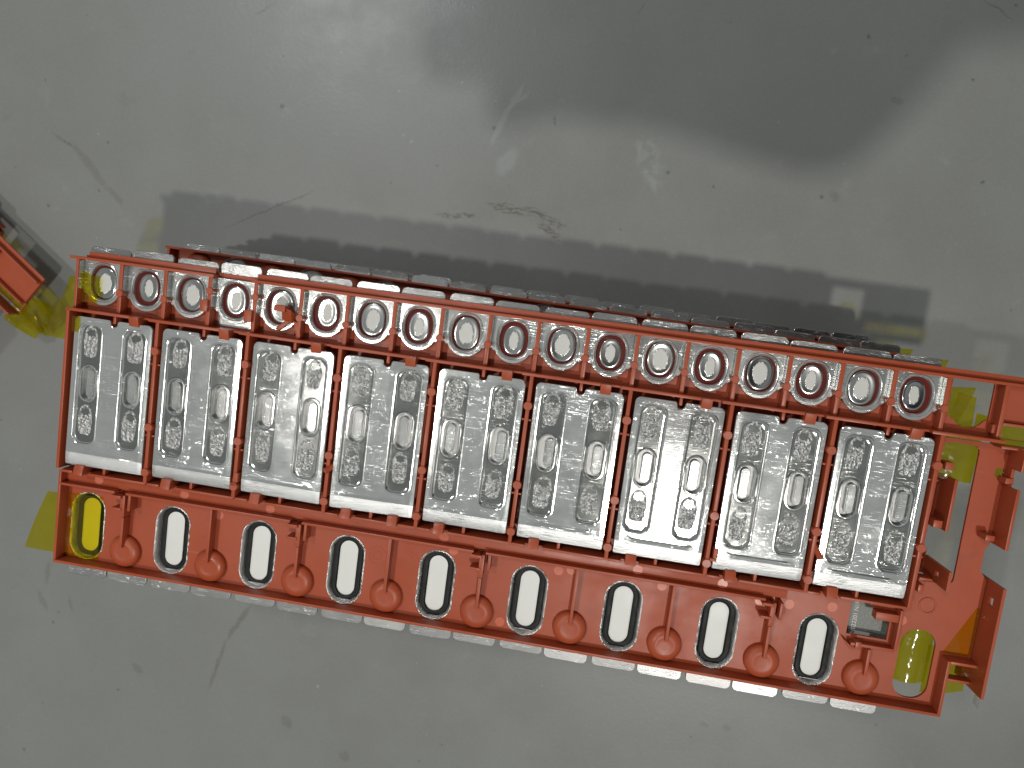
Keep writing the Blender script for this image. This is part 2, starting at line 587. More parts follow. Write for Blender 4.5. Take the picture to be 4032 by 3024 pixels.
def text_mesh(name, s, size, mat, depth=0.12):
    cu = bpy.data.curves.new('tmp_text', 'FONT')
    cu.body = s
    cu.size = size * MM
    cu.extrude = depth * MM
    cu.align_x = 'CENTER'
    cu.align_y = 'CENTER'
    to = bpy.data.objects.new('tmp_text', cu)
    COL.objects.link(to)
    dg = bpy.context.evaluated_depsgraph_get()
    me = bpy.data.meshes.new_from_object(to.evaluated_get(dg))
    me.name = name
    me.materials.clear()
    me.materials.append(mat)
    bpy.data.objects.remove(to)
    bpy.data.curves.remove(cu)
    return me


# ------------------------------------------------------------------ floor
fb = B()
fb.prism([(-3000, -3000), (3000, -3000), (3000, 3000), (-3000, 3000)], -60, 0)
floor = obj('floor', fb.mesh('floor', M_FLOOR))
tag(floor, 'grey painted concrete floor with scuffs and stains', kind='structure')

# ------------------------------------------------------------------ the tray
RNG = random.Random(7)
X0 = -246.0                      # left wall


def plate_mesh(seed):
    b = B()
    rng = random.Random(seed)
    W, Hh = 24.1, 43.85
    # outline with rounded top corners and a round notch in the top edge

    def outline(i):
        p = []
        def arc(cx, cy, r, a0, a1, n=5):
            for j in range(n + 1):
                t = math.radians(a0 + (a1 - a0) * j / n)
                p.append((cx + r * math.cos(t), cy + r * math.sin(t)))
        w, h = W - i, Hh - i
        arc(w - 3, h - 3, 3, 0, 90)
        arc(2.6 + 1.2, h - 1.2, 1.2, 90, 180, 3)
        arc(0.4, h - 1.6 - i * .3, 2.1 + i, 0, -180, 7)
        arc(-1.8 - 1.2, h - 1.2, 1.2, 0, 90, 3)
        arc(-w + 3, h - 3, 3, 90, 180)
        arc(-w + .7, -h + .7, .7, 180, 270, 2)
        arc(w - .7, -h + .7, .7, 270, 360, 2)
        return p
    gx = (-13.5, 13.5)
    gy0, gy1 = -30.3, 39.4

    def groove(cx, g):
        return rrect(cx - 6.9 + g, cx + 6.9 - g, gy0 + g, gy1 - g, 4.6 - g * .6, 9)
    b.fill([outline(.35)] + [groove(c, -1.1) for c in gx], 0)
    b.loft([(outline(.35), 0), (outline(0.1), -.15), (outline(0), -.45), (outline(0), -1.9)])
    b.fill([outline(0)] + [groove(c, -1.1) for c in gx], -1.9)
    for c in gx:
        b.loft([(groove(c, -1.1), 0), (groove(c, -.8), .22), (groove(c, -.35), .28), (groove(c, .0), .12), (groove(c, .35), -.75), (groove(c, .75), -1.25), (groove(c, 1.1), -1.35)])
        sl = lambda w: stadium(c, 5.3, 10.4 - 2 * w, 22.0 - 2 * w)
        b.fill([groove(c, 1.1), sl(-.5)], -1.35)
        b.loft([(sl(-.5), -1.35), (sl(-.1), -.95), (sl(.2), -.45), (sl(.6), -.42), (sl(.95), -.9), (sl(1.05), -4.5)])
    bm = b.bm
    bmesh.ops.remove_doubles(bm, verts=bm.verts, dist=1e-6)
    for y in (-33.6, -34.4, -35.2, -36.4, -38, -40, -41.6, -42.8):
        g = list(bm.verts) + list(bm.edges) + list(bm.faces)
        bmesh.ops.bisect_plane(bm, geom=g, plane_co=(0, y * MM, 0), plane_no=(0, 1, 0))
    for x in (-23, -21.6, 0, 21.6, 23):
        g = list(bm.verts) + list(bm.edges) + list(bm.faces)
        bmesh.ops.bisect_plane(bm, geom=g, plane_co=(x * MM, 0, 0), plane_no=(1, 0, 0))
    bend = rng.uniform(.5, 1.1)
    for v in bm.verts:
        x, y = v.co.x / MM, v.co.y / MM
        dz = 0
        if y < -33.6:
            dz += .38 * math.exp(-((y + 34.6) / .8) ** 2) * max(0, 1 - (abs(x) / 19) ** 6)
        if y < -36:
            dz -= bend * ((-36 - y) / 7.9) ** 2
        ax = abs(x) - 21.6
        if ax > 0:
            dz -= .18 * (ax / 2.5)
        v.co.z += dz * MM
    me = b.mesh('busbar_plate', M_AL, 0, 14)
    me.materials.append(M_LIP)
    me.materials.append(M_GROOVE)
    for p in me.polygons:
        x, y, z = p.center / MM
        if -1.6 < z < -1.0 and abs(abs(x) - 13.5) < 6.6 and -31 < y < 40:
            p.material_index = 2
    for p in me.polygons:
        if p.center.y < (-36.6 + .5 * math.sin(p.center.x * 900)) * MM and p.center.z > -2.6 * MM:
            p.material_index = 1
    return me


def weld_mesh(seed):
    b = B()
    rng = random.Random(seed)
    nx, ny = 13, 22
    w, h = 4.7 * rng.uniform(.9, 1.08), 8.7 * rng.uniform(.94, 1.06)
    grid = []
    for j in range(ny + 1):
        row = []
        ty = 1 - 2 * j / ny
        for i in range(nx + 1):
            tx = -1 + 2 * i / nx
            # superellipse top, squarer ragged bottom
            e = 2.2 if ty > 0 else 5
            lim = (1 - abs(ty) ** e * .985) ** (1 / e) if abs(ty) < 1 else .12
            lim = max(lim, .16 if ty > 0 else .5)
            x = tx * w * lim * (1 - .12 * (ty < 0) * abs(ty))
            y = ty * h
            edge = max(abs(tx), abs(ty))
            if edge > .97:
                x += rng.uniform(-.25, .25)
                y += rng.uniform(-.3, .3)
            nz = noise.noise(Vector((x * .9 + seed * 9.1, y * .9, seed)))
            nz2 = noise.noise(Vector((x * 2.3 + seed * 3.7, y * 2.3, seed * 2)))
            z = .30 * nz + .22 * nz2 + .05
            z -= .75 * math.exp(-((tx) ** 2 / .35 + ((ty - .58) ** 2) / .05))
            z += .22 * math.exp(-((tx) ** 2 / .8 + ((ty - .93) ** 2) / .01))
            f = max(0, min(1, (1 - edge) * 4.5))
            row.append(b.v(x, y, z * f + .10 * f + .03))
        grid.append(row)
    for j in range(ny):
        for i in range(nx):
            b.face([grid[j][i], grid[j + 1][i], grid[j + 1][i + 1], grid[j][i + 1]])
    return b.mesh('weld_spot', M_WELD, 0, 60)


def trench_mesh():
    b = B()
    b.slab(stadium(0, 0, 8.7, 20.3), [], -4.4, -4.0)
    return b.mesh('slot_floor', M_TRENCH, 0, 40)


def post_mesh(dx):
    b = B()
    s = lambda g: stadium(dx, 0, 5.0 - 2 * g, 16.4 - 2 * g)
    b.loft([(s(0), -4.1), (s(0), -2.2), (s(.3), -1.9), (s(.75), -1.9), (s(.95), -1.65)], False, True)
    for y in (5.2, -5.4):
        b.cyl(dx, y, .9, -1.7, -1.35, 14, .12)
    return b.mesh('terminal_post', M_AL2, 0, 19)


def terminal_plate_mesh():
    b = B()

    def outline(g):
        p = [(12.3 - g, 12 - g), (-12.3 + g, 12 - g), (-12.3 + g, -6.3 + g), (-10.6 + g * .5, -7.6 + g)]
        for i in range(15):
            t = math.radians(205 + 130 * i / 14)
            p.append(((10.9 - g) * math.cos(t), -2.6 + (10.9 - g) * math.sin(t)))
        p += [(10.6 - g * .5, -7.6 + g), (12.3 - g, -6.3 + g)]
        return p
    ov = lambda w: oval(0, 0, 19.6 - 2 * w, 23.2 - 2 * w)
    b.fill([outline(.25), ov(0)], 0)
    b.loft([(outline(.25), 0), (outline(0), -.3), (outline(0), -1.4)])
    b.loft([(ov(0), 0), (ov(.25), .3), (ov(.6), .4), (ov(1.0), .25), (ov(1.35), -.05), (ov(1.7), -.5), (ov(1.9), -2.9)])
    for s in (-1, 1):
        x = 12.5 * s
        b.hexa([(x - .3, -5.5, -1.2), (x + .3, -5.5, -1.2), (x + .3, 11.5, -1.2), (x - .3, 11.5, -1.2),
                (x - .3, -4.8, 3.8), (x + .3, -4.8, 3.8), (x + .3, 11.2, 3.8), (x - .3, 11.2, 3.8)])
    return b.mesh('terminal_plate', M_AL2, 0, 14)


def pad_mesh(w, h, mat):
    b = B()
    ov = lambda g: oval(0, 0, w - 2 * g, h - 2 * g, 32, 2.2)
    b.loft([(ov(0), -3.2), (ov(0), -2.2), (ov(.25), -1.85), (ov(.7), -1.75), (ov(1.3), -1.74), (ov(2.2), -1.86), (ov(3.4), -1.88)], False, True)
    return b.mesh('terminal_pad', mat, 0, 50)


def ring_mesh():
    b = B()
    o, i = oval(0, 0, 16.4, 20.0), oval(0, 0, 9.5, 13.5)
    b.slab(o, [i], -3.3, -2.6)
    return b.mesh('insulator_ring', M_MAROON, 0, 40)


def gasket_mesh():
    b = B()
    s = lambda g: stadium(0, 0, 17.6 - 2 * g, 40.0 - 2 * g, 16)
    b.loft([(s(0), -3), (s(0), -1.3), (s(.3), -.95), (s(.8), -.82), (s(2.7), -.82), (s(3.1), -1.0), (s(3.3), -1.6), (s(3.4), -3)])
    return b.mesh('vent_gasket', M_BLACK, 0, 60)


def ventpad_mesh():
    b = B()
    s = lambda g: stadium(0, 0, 10.8 - 2 * g, 33.2 - 2 * g, 16)
    b.loft([(s(0), -1.5), (s(.4), -1.4), (s(1.0), -1.36), (s(1.8), -1.33)], False, True)
    q = [(x, y - .9) for x, y in s(.55)]
    b.loft([(q, -1.36), ([(x, y - .9) for x, y in s(.7)], -1.3)])
    return b.mesh('vent_film', M_WHITE, 0, 50)


def collar_mesh(seed):
    b = B()
    rng = random.Random(seed)
    rows = []
    for w, z in ((0, .12), (.2, .25), (.6, .1), (1.0, -.5), (1.4, -1.6), (1.7, -3.4), (2.9, -4.6)):
        pts = stadium(0, 0, 21.6 - 2 * w, 42.0 - 2 * w, 26)
        dense = []
        n = len(pts)
        for i in range(n):
            p, q = pts[i], pts[(i + 1) % n]
            m = max(1, int(math.hypot(q[0] - p[0], q[1] - p[1]) / .9))
            for j in range(m):
                dense.append((p[0] + (q[0] - p[0]) * j / m, p[1] + (q[1] - p[1]) * j / m))
        rows.append((dense, z))
    n = min(len(r) for r, z in rows)
    n = len(rows[0][0])
    # resample every row to the first row's count
    rr = []
    for pts, z in rows:
        m = len(pts)
        lp = []
        for i in range(n):
            t = i * m / n
            a = int(t)
            f = t - a
            p, q = pts[a % m], pts[(a + 1) % m]
            lp.append((p[0] + (q[0] - p[0]) * f, p[1] + (q[1] - p[1]) * f))
        rr.append((lp, z))
    vr = b.loft(rr)
    for k_, row in enumerate(vr):
        if 0 < k_ < len(vr) - 1:
            for v in row:
                v.co.x += rng.uniform(-.16, .16) * MM
                v.co.y += rng.uniform(-.16, .16) * MM
                v.co.z += rng.uniform(-.22, .22) * MM
    return b.mesh('vent_collar', M_COLLAR, 0, 45)


def tab_mesh(w, mat):
    b = B()
    # rounded outer corners (at +y)
    def ol(g):
        p = [(-w / 2 + g, -14), (w / 2 - g, -14)]
        for cx, a in ((w / 2 - 3, 0), (-w / 2 + 3, 90)):
            for j in range(6):
                t = math.radians(a + 90 * j / 5)
                p.append((cx + (3 - g) * math.cos(t), -3 + (3 - g) * math.sin(t)))
        return p
    b.loft([(ol(.0), -1.6), (ol(0), -.22), (ol(.1), -.06), (ol(.25), 0)], True, True)
    return b.mesh('connector_tab', mat, 0, 20)


def tape_sheet(name, pts, zf=lambda x, y: 0.0, n=10):
    """quad sheet (4 corner points) with height function, thin film"""
    b = B()
    g = []
    for j in range(n + 1):
        row = []
        for i in range(n + 1):
            u, t = i / n, j / n
            x = (1 - t) * ((1 - u) * pts[0][0] + u * pts[1][0]) + t * ((1 - u) * pts[3][0] + u * pts[2][0])
            y = (1 - t) * ((1 - u) * pts[0][1] + u * pts[1][1]) + t * ((1 - u) * pts[3][1] + u * pts[2][1])
            row.append(b.v(x, y, zf(u, t)))
        g.append(row)
    for j in range(n):
        for i in range(n):
            b.face([g[j][i], g[j][i + 1], g[j + 1][i + 1], g[j + 1][i]])
    return b.mesh(name, M_TAPE, 0, 80)


PLATES = [plate_mesh(s) for s in (1, 2, 3)]
WELDS = [weld_mesh(s) for s in range(1, 9)]
POSTS = [post_mesh(d) for d in (0.7, -.5, 1.1)]
SLOTF = trench_mesh()
TERM = terminal_plate_mesh()
RING = ring_mesh()
PAD_BIG = pad_mesh(14.2, 18.6, M_PADL)
PAD_SMALL = pad_mesh(12.2, 16.6, M_PADS)
GASKET = gasket_mesh()
VENTPAD = ventpad_mesh()
COLLARS = [collar_mesh(s) for s in (1, 2, 3)]
TAB = tab_mesh(25.2, M_TAB)
TAB2 = tab_mesh(25.2, M_TAB2)


def make_tray(ext=True):
    root = bpy.data.objects.new('busbar_tray', None)
    root.empty_display_size = 0.02
    COL.objects.link(root)

    def P(name, b, mat=M_OR, bev=0.18, loc=(0, 0, 0), rot=None, smooth=40):
        return obj(name, b.mesh(name, mat, bev, smooth), root, loc, rot)

    # ---------------- base panels with their openings
    vents = [(-232.0 + 54 * k, -83.1) for k in range(9)]
    b = B()
    outer = [(-247, -105.5), (243.5, -105.5), (243.5, -47.5), (-247, -47.5)]
    if ext:
        outer = [(-247, -105.5), (267.5, -105.5), (267.5, -75), (281, -74), (281, -29), (277, -24.5), (277, -12.5), (279, -9), (279.5, 44.5), (244, 44.5), (244, -47.5), (-247, -47.5)]
    holes = [stadium(x, y, 21.3, 41.6, 12) for x, y in vents]
    if ext:
        holes.append(rrect(243.6, 262.2, -101.5, -62, 8.6, 7))
        holes.append(rrect(246, 264.5, -34.8, 42.3, 3.5, 5))
        holes.append(rrect(274.2, 278.6, 27.6, 32.2, .8, 3))
    holes.append([(214.6, -71), (236.2, -71), (236.2, -57), (228.4, -56), (223, -51.2), (214.6, -51.2)])
    b.slab(outer, holes, -11.6, -10)
    P('base_panel', b, bev=0)
    b = B()
    b.slab([(-246, -47), (243.5, -47), (243.5, 47), (-246, 47)], [], -15.5, -14)
    P('trench_panel', b, bev=0)
    b = B()
    arc = [(245, 76), (245, 57), (248, 54.5)]
    for i in range(9):
        t = math.radians(215 + 110 * i / 8)
        arc.append((256 + 9.2 * math.cos(t), 60 + 9.2 * math.sin(t)))
    arc += [(264, 55.5), (266.3, 57), (266.3, 76)]
    sp = [(-163, 49), (-139.5, 49), (-139.5, 76), (-163, 76)]
    sq = [(-116, 49), (-110.5, 49), (-110.5, 55), (-116, 55)]
    XE = 310 if ext else 243.5
    b.slab([(-246, 47.5), (XE, 47.5), (XE, 79), (-246, 79)], [arc, sp, sq, rrect(271, 309, 47.8, 55.2, .5, 2)] if ext else [sp, sq], -13, -11.6)
    P('terminal_panel', b, bev=0)

    # ---------------- rails and walls
    def wall(name, x0, x1, y0, y1, z0, z1, bev=.2):
        b = B()
        b.box(x0, x1, y0, y1, z0, z1)
        return P(name, b, bev=bev)
    wall('rail', -251, -163.5, 76.2, 77.8, -13.5, -4)
    wall('rail', -141.5, XE, 76.2, 77.8, -13.5, -4)
    wall('flange', -243, -165, 77.8, 81.2, -11, -9.4)
    wall('flange', -140, XE, 77.8, 81.2, -11, -9.4)
    b = B()
    for x0, x1 in ((-248, -203), (-197.5, -149), (-143.5, -95), (-89.5, -41), (-35.5, 13), (18.5, 67), (72.5, 121), (126.5, 175), (180.5, 229), (234.5, 271 if ext else 244)):
        b.box(x0, x1, 46.4, 48, -14, .8)
    b.box(-248, 271 if ext else 244, 46.6, 47.8, -14, -3)
    P('separator_rail', b)
    b = B()
    b.box(-246, 242, -49, -47.8, -14, -4)
    for k in range(9):
        x = X0 + 54 * k
        b.box(x + 1, x + 8.4, -49, -47.6, -14, 0)
        b.box(x + 18.6, x + 54, -49, -47.6, -14, 0)
    P('lower_rail', b)
    wall('ledge', -245.5, 179, -56.2, -49, -9.6, -7, .1)
    segs = [(-247, -211.5), (-204.5, -103.5), (-96.5, 4.5), (11.5, 167)]
    for x0, x1 in segs:
        wall('vent_rail', x0, x1, -57.6, -56.2, -10, -1.8)
    wall('bottom_rail', -247, 267.5 if ext else 247, -105.6, -104.0, -12, -1.6)
    wall('end_wall', -247.4, -245.6, -47, 47.5, -14, .8)
    wall('end_wall', -246.8, -245.2, 48, 76.2, -13, -4)
    wall('end_wall', -247.2, -245.6, -104, -49, -11, -2)
    if ext:
        wall('end_wall', 265.9, 267.5, -104, -74, -12, -1.6)
    else:
        wall('end_wall', 243.4, 245, -104, 47, -14, -1)

    # ---------------- terminal row
    for i in range(1, 20 if ext else 19):
        x = X0 + 27 * i if i < 19 else 269
        wall('divider', x - 1.1, x + 1.1, 48, 76.2, -13, -4)
    wall('divider', -166.5, -164, 48, 76.2, -13, -4.3)
    stake1 = B().cyl(0, 0, 2.15, -4, 0).mesh('stake', M_OR, 0, 40)
    for i in range(1, 19):
        y = 68.2 if i in (3, 4) else 59.8
        obj('stake', stake1, root, (X0 + 27 * i, y, -3.4))
    for i in range(18):
        x = X0 + 13.5 + 27 * i
        tp = obj('terminal_plate', TERM, root, (x, 64.4, -8.3), (RNG.uniform(-.012, .012), RNG.uniform(-.02, .02), 0))
        obj('insulator_ring', RING, tp)
        obj('terminal_pad', PAD_SMALL if i % 2 else PAD_BIG, tp, (RNG.uniform(-.4, .4), RNG.uniform(-.4, .4), 0), (RNG.uniform(-.05, .05), RNG.uniform(-.05, .05), 0))
        sh = .4 if i % 2 == 0 else -.4
        obj('connector_tab', TAB, root, (x + sh, 85.2 + RNG.uniform(-.5, .5), -13 + RNG.uniform(-.3, .3)), (RNG.uniform(-.03, .03), RNG.uniform(-.02, .02), 0))
        obj('connector_tab', TAB2 if ext else TAB, root, (x + sh, (-115.4 if ext else -109.9) + RNG.uniform(-.6, .6), -12.2 + RNG.uniform(-.3, .3)), (RNG.uniform(-.05, .03), RNG.uniform(-.02, .02), math.pi))
    b = B()
    b.box(-163.2, -139.2, 48.2, 57, -13.5, -12)
    P('connector_strip', b, M_AL2, 0)
    # small latches of the terminal row
    for x, y in ((-167, 60.5), (-140.5, 58)):
        wall('latch', x - 2, x + 2.4, y - 4, y + 2.4, -12, -1.5)
    b = B()
    b.hexa([(-124, 62.5, -6), (-117.5, 62.5, -6), (-117.5, 66, -6), (-124, 66, -6), (-124, 62.5, 2), (-117.5, 62.5, 2), (-117.5, 66, 2), (-124, 66, 2)])
    b.hexa([(-120.5, 56, -13), (-114, 56, -13), (-111.5, 57.5, -13), (-118.5, 63, -13), (-121.5, 58, -5), (-115.5, 56.5, -5), (-114.5, 64, 1), (-120, 65, 1)])
    b.hexa([(-112, 49, -13), (-109.5, 49, -13), (-110, 57.5, -13), (-114, 57.5, -13), (-112, 49, -4), (-109.5, 49, -4), (-110.5, 56.5, -4), (-114.5, 58, -4)])
    b.hexa([(-125.5, 52, -13), (-123.5, 51, -13), (-118, 57, -13), (-120, 58.5, -13), (-125.5, 52, -6), (-123.5, 51, -6), (-117, 57, -6), (-119, 58.5, -6)])
    P('hook', b, bev=.2)

    # ---------------- busbar plates, dividers, stakes and clips
    tilts = {0: (-.004, -.012), 1: (.004, -.012), 2: (.002, -.040), 3: (.0, .055), 4: (.006, -.010), 5: (.003, -.012), 6: (-.008, .020), 7: (.002, .038), 8: (.002, .006)}
    clip = B()
    clip.hexa([(-2.9, 0, -9), (2.9, 0, -9), (2.9, 6, -9), (-2.9, 6, -9), (-2.9, 0.4, 1.2), (2.9, .4, 1.2), (2.9, 6, 2.6), (-2.9, 6, 2.6)])
    CLIP = clip.mesh('clip', M_OR, .25, 40)
    rib = B().box(-.8, .8, 0, 5.2, -12, -.6).mesh('rib', M_OR, .15, 40)
    stake2 = B().cyl(0, 0, 2.45, -7, 0, 20).mesh('stake', M_OR, 0, 40)
    for k in range(9):
        x = X0 + 54 * k
        cx = x + 3 + 24.1
        tl = tilts.get(k, (RNG.uniform(-.01, .01), RNG.uniform(-.01, .01)))
        pl = obj('busbar_plate', PLATES[k % 3], root, (cx, 0, -.1), (tl[0], tl[1], RNG.uniform(-.003, .003)))
        for gi, gx in enumerate((-13.5, 13.5)):
            for wi, wy in enumerate((30.3, -16.4)):
                obj('weld_spot', WELDS[(k * 3 + gi * 5 + wi * 2) % 8], pl, (gx + RNG.uniform(-.7, .7), wy + RNG.uniform(-.6, .6), -1.33), (0, 0, RNG.uniform(-.05, .05)))
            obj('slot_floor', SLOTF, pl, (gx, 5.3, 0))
            obj('terminal_post', POSTS[(k + gi) % 3], pl, (gx, 5.3, 0))
        obj('clip', CLIP, root, (x + 40.4, 41.9, 0))
        obj('clip', CLIP, root, (x + 13.4, -42.9, 0), (0, 0, math.pi))
        if k == 3:
            obj('clip', CLIP, root, (x + 40.5, -42.9, 0), (0, 0, math.pi))
        obj('rib', rib, root, (x + 27.2, 42.0, -.3))
        obj('rib', rib, root, (x + 27.2, -47.8, -.9))
    dv = B()
    dv.box(-1.0, 1.0, -48, 46.5, -14, .6)
    dv.box(-2.7, 2.7, 21.6, 22.6, -10, -1)
    dv.box(-2.7, 2.7, -20.2, -19.2, -10, -1)
    DIV = dv.mesh('plate_divider', M_OR, .15, 40)
    for k in range(1, 10):
        x = X0 + 54 * k
        obj('plate_divider', DIV, root, (x, 0, 0))
        for y in (30, -14.5, -41.2):
            if k == 9 and y < -40:
                continue
            obj('stake', stake2, root, (x, y, 1.5))
    peg = B().cyl(0, 0, 1.7, -8, 4, 16).mesh('bent_peg', M_OR, 0, 40)
    obj('bent_peg', peg, root, (-82.5, -21.5, 0), (.5, -.75, 0))
    obj('bent_peg', peg, root, (188.5, -25.5, 0), (.75, .55, 0))
    for x, y in ((-137.6, -36), (135.8, -35)):
        wall('broken_clip', x - 1, x + 1.6, y - 2.5, y + 3, -6, 1)
        wall('broken_clip', x - 2.6, x + 1, y - 4.5, y - 2.9, -6, 1.5)

    # ---------------- vent row
    for k, (x, y) in enumerate(vents):
        obj('vent_collar', COLLARS[k % 3], root, (x, y, -10))
        obj('vent_gasket', GASKET, root, (x + RNG.uniform(-.3, .3), y + RNG.uniform(-.2, .2), -12.0))
        obj('vent_film', VENTPAD, root, (x, y, -12.0), (RNG.uniform(-.01, .01), RNG.uniform(-.01, .01), 0))
    prof = [(9.7, -10), (9.75, -8.8)]
    for i in range(1, 10):
        t = math.radians(90 * i / 9)
        prof.append((4.8 + 4.95 * math.cos(t), -8.8 + 3.5 * math.sin(t)))
    prof += [(4.5, -5.36), (2.0, -5.38)]
    DOME = B().lathe(0, 0, prof, 40).mesh('dome', M_OR, 0, 50)
    drib = B()
    drib.box(-.85, .85, 0, 33.5, -10, -3)
    DRIB = drib.mesh('dome_rib', M_OR, .15, 40)
    for k in range(9):
        x = -206.0 + 54 * k
        obj('dome', DOME, root, (x, -94.2, 0))
        if k in (0, 2, 4, 7):
            hb = B()
            hb.box(-.85, .85, 0, 18.5, -10, -3)
            obj('dome_rib', hb.mesh('dome_rib', M_OR, .15, 40), root, (x, -90.5, 0))
            hk = B()
            hk.box(-6.5, -.5, -59.8, -58.2, -9, -.5)
            hk.box(-6.5, -.5, -67.4, -65.9, -9, -1.5)
            hk.box(-1.6, 1.2, -71.5, -58.2, -10, -2.2)
            hk.box(3.2, 4.8, -67, -57.4, -10, -1.8)
            obj('hook', hk.mesh('hook', M_OR, .2, 40), root, (x, 0, 0))
        elif k == 8:
            hb = B()
            hb.box(-.85, .85, 0, 15, -10, -3)
            obj('dome_rib', hb.mesh('dome_rib', M_OR, .15, 40), root, (x, -90.5, 0))
        else:
            obj('dome_rib', DRIB, root, (x, -90.5, 0))
        if k in (5, 6, 7):
            obj('engraved_letter', text_mesh('engraved_letter', {5: 'I', 6: 'C', 7: '-'}[k], 4.6, M_TXT, .06), root, (x, -94.4, -5.46), (0, 0, 0))
    mark = B().cyl(0, 0, 2.75, -.3, .06, 24, .05).mesh('ejector_mark', M_MARK, 0, 40)
    for x, y, z in ((53.4, -62.5, -10), (66.5 - 6, -61, -10), (118 - 6, -61.5, -10), (166, -60.5, -10), (205, -57.6, -10), (242.2, -58.6, -10), (182, -60, -10),
                    (-225, -52.5, -7), (-171, -53, -7), (-118, -53.2, -7), (-14, -53, -7), (97, -53.5, -7), (144, -53.6, -7), (-150, -63, -10), (24, -98.5, -10), (-8, -61, -10)):
        obj('ejector_mark', mark, root, (x, y, z))
    ringm = B()
    for r in (5.4, 2.8):
        ringm.slab(circ(0, 0, r, 32), [circ(0, 0, r - .35, 32)], -.1, .1)
    RG = ringm.mesh('date_ring', M_OR, 0, 40)
    for x in (-52, -33):
        obj('date_ring', RG, root, (x, -71.5, -10))
    if ext:
        b = B()
        b.slab(circ(0, 0, 4.6, 32), [circ(0, 0, 3.9, 32)], -.2, .5)
        P('round_boss', b, loc=(253.8, -48, -10), bev=.1)

    # ---------------- label under the window
    b = B()
    b.box(212, 239, -74, -49, -17.5, -16.8)
    lb = obj('label_card', b.mesh('label_card', M_LABEL), root)
    obj('printed_text', text_mesh('printed_text', 'N022201 N1R0', 3.3, M_PRINT, .02), root, (220.4, -62.5, -16.72), (0, 0, math.pi / 2))
    b = B()
    b.box(-4.2, 4.2, -1.3, 1.3, 0, .06)
    obj('printed_bar', b.mesh('printed_bar', M_PRINT), root, (225.5, -72.3, -16.8), (0, 0, -.04))
    wall('latch', 226, 238.6, -58.5, -54.2, -10, -4)
    wall('latch', 238, 239.6, -73.5, -51, -10, -3)
    wall('latch', 216, 239, -75.3, -73.6, -10, -4.5)
    wall('latch', 218.2, 221.2, -76.5, -72.5, -10, -3.5)
    b = B()
    b.hexa([(212, -72.5, -10), (214, -74, -10), (218.5, -77.5, -10), (216, -77.5, -10), (212, -72.5, -5), (214, -74, -5), (218.5, -77.5, -5), (216, -77.5, -5)])
    P('latch', b)

    # skirts the trays stand on
    for y in (73.5, -102.5):
        wall('skirt', -243, 240, y - .8, y + .8, -42, -14.6, 0)
    wall('skirt', -245, -243.4, -98, 70, -42, -15.6, 0)
    wall('skirt', 240.4, 242, -98, 70, -42, -15.6, 0)

    # ---------------- amber adhesive tape
    def T(pts, zf, n=10):
        obj('adhesive_tape', tape_sheet('adhesive_tape', pts, zf, n), root)
    T([(-275, 27), (-244, 26.5), (-243.5, 67), (-263, 65)], lambda u, t: -15 - 6 * (1 - u) + 1.2 * math.sin(6 * t))
    T([(-277, -106), (-247.6, -103.5), (-247.6, -68), (-264, -68)], lambda u, t: -17 + 4 * u + 1.5 * math.sin(3 * t + 2 * u))
    T([(-247, -104), (-223.5, -104), (-223.5, -64), (-247, -64)], lambda u, t: -9.2 - .9 * math.sin(3.14 * u) * math.sin(3.14 * t))
    T([(-244, 34.5), (-239.6, 34.5), (-239.6, 43.6), (-244, 43.6)], lambda u, t: .42 - .3 * (1 - u))
    T([(-245.6, 52), (-235.5, 51), (-234.5, 66), (-245.6, 70)], lambda u, t: -7.5)
    if not ext:
        return root
    # ---------------- end frame on the right
    def yz_wall(name, x0, x1, y0, y1, z0, z1, hole=None):
        b = B()
        pts = [(y0, z0), (y1, z0), (y1, z1), (y0, z1)]
        hs = [[(hole[0], hole[2]), (hole[1], hole[2]), (hole[1], hole[3]), (hole[0], hole[3])]] if hole else []
        b.slab(pts, hs, x0, x1)
        for v in b.bm.verts:
            v.co = Vector((v.co.z, v.co.x, v.co.y))
        return P(name, b, bev=0)
    wall('end_wall', 278.8, 280.4, -8, 24, -10, 5)
    wall('end_wall', 278.8, 280.4, 24, 33.5, -10, -3.5)
    wall('end_wall', 278.8, 280.4, 33.5, 44.5, -10, 5)
    yz_wall('end_wall', 281.6, 283.2, -88.5, -28, -24, 6, (-40.5, -36, -5.5, -1.0))
    wall('latch', 271.5, 276, -5.6, -2.6, -10, -1)
    wall('latch', 276, 280, 25.5, 28.6, -10, -2)
    wall('end_wall', 253.8, 255.4, -5.5, 23, -24, -7)
    yz_wall('end_wall', 253.8, 255.4, -34, -23.6, -24, 6, (-30.8, -27.6, -9, -5))
    wall('latch', 245.2, 249.6, -3.2, .8, -14, -2.5)
    wall('latch', 245.2, 251.6, -33.5, -32, -14, -6)
    wall('latch', 244.2, 247, -39.4, -35.2, -10, -3)
    wall('latch', 248, 252.2, 27.6, 31.6, -16, -8)
    wall('frame_floor', 243.5, 254, -6, 23, -25, -23.6, 0)
    wall('frame_floor', 243.5, 254, -34, -20, -25, -23.6, 0)
    wall('end_wall', 242.6, 243.6, -34.5, 44.4, -25, -10)
    wall('frame_bar', 267.5, 282, -75.4, -73.8, -12, -1.6)
    wall('frame_bar', 267.5, 282, -86.2, -84.8, -12, -5)
    wall('rail', 270.2, 310, 55.4, 56.8, -13, -4)
    wall('rail', 270.2, 310, 43.6, 45.0, -13, -1)
    wall('frame_floor', 271, 310, 57, 76, -11, -9, 0)
    wall('latch', 266.2, 268, 50.5, 55, -13, -6)
    T([(243, 22), (265.5, 21), (267, 52), (243, 52)], lambda u, t: -16 + 2.2 * math.sin(2.6 * u))
    T([(249.5, 50), (262, 48), (261.5, 67), (251.5, 69)], lambda u, t: -18)
    T([(263, 48), (270, 47), (270, 58), (263, 59)], lambda u, t: -18)
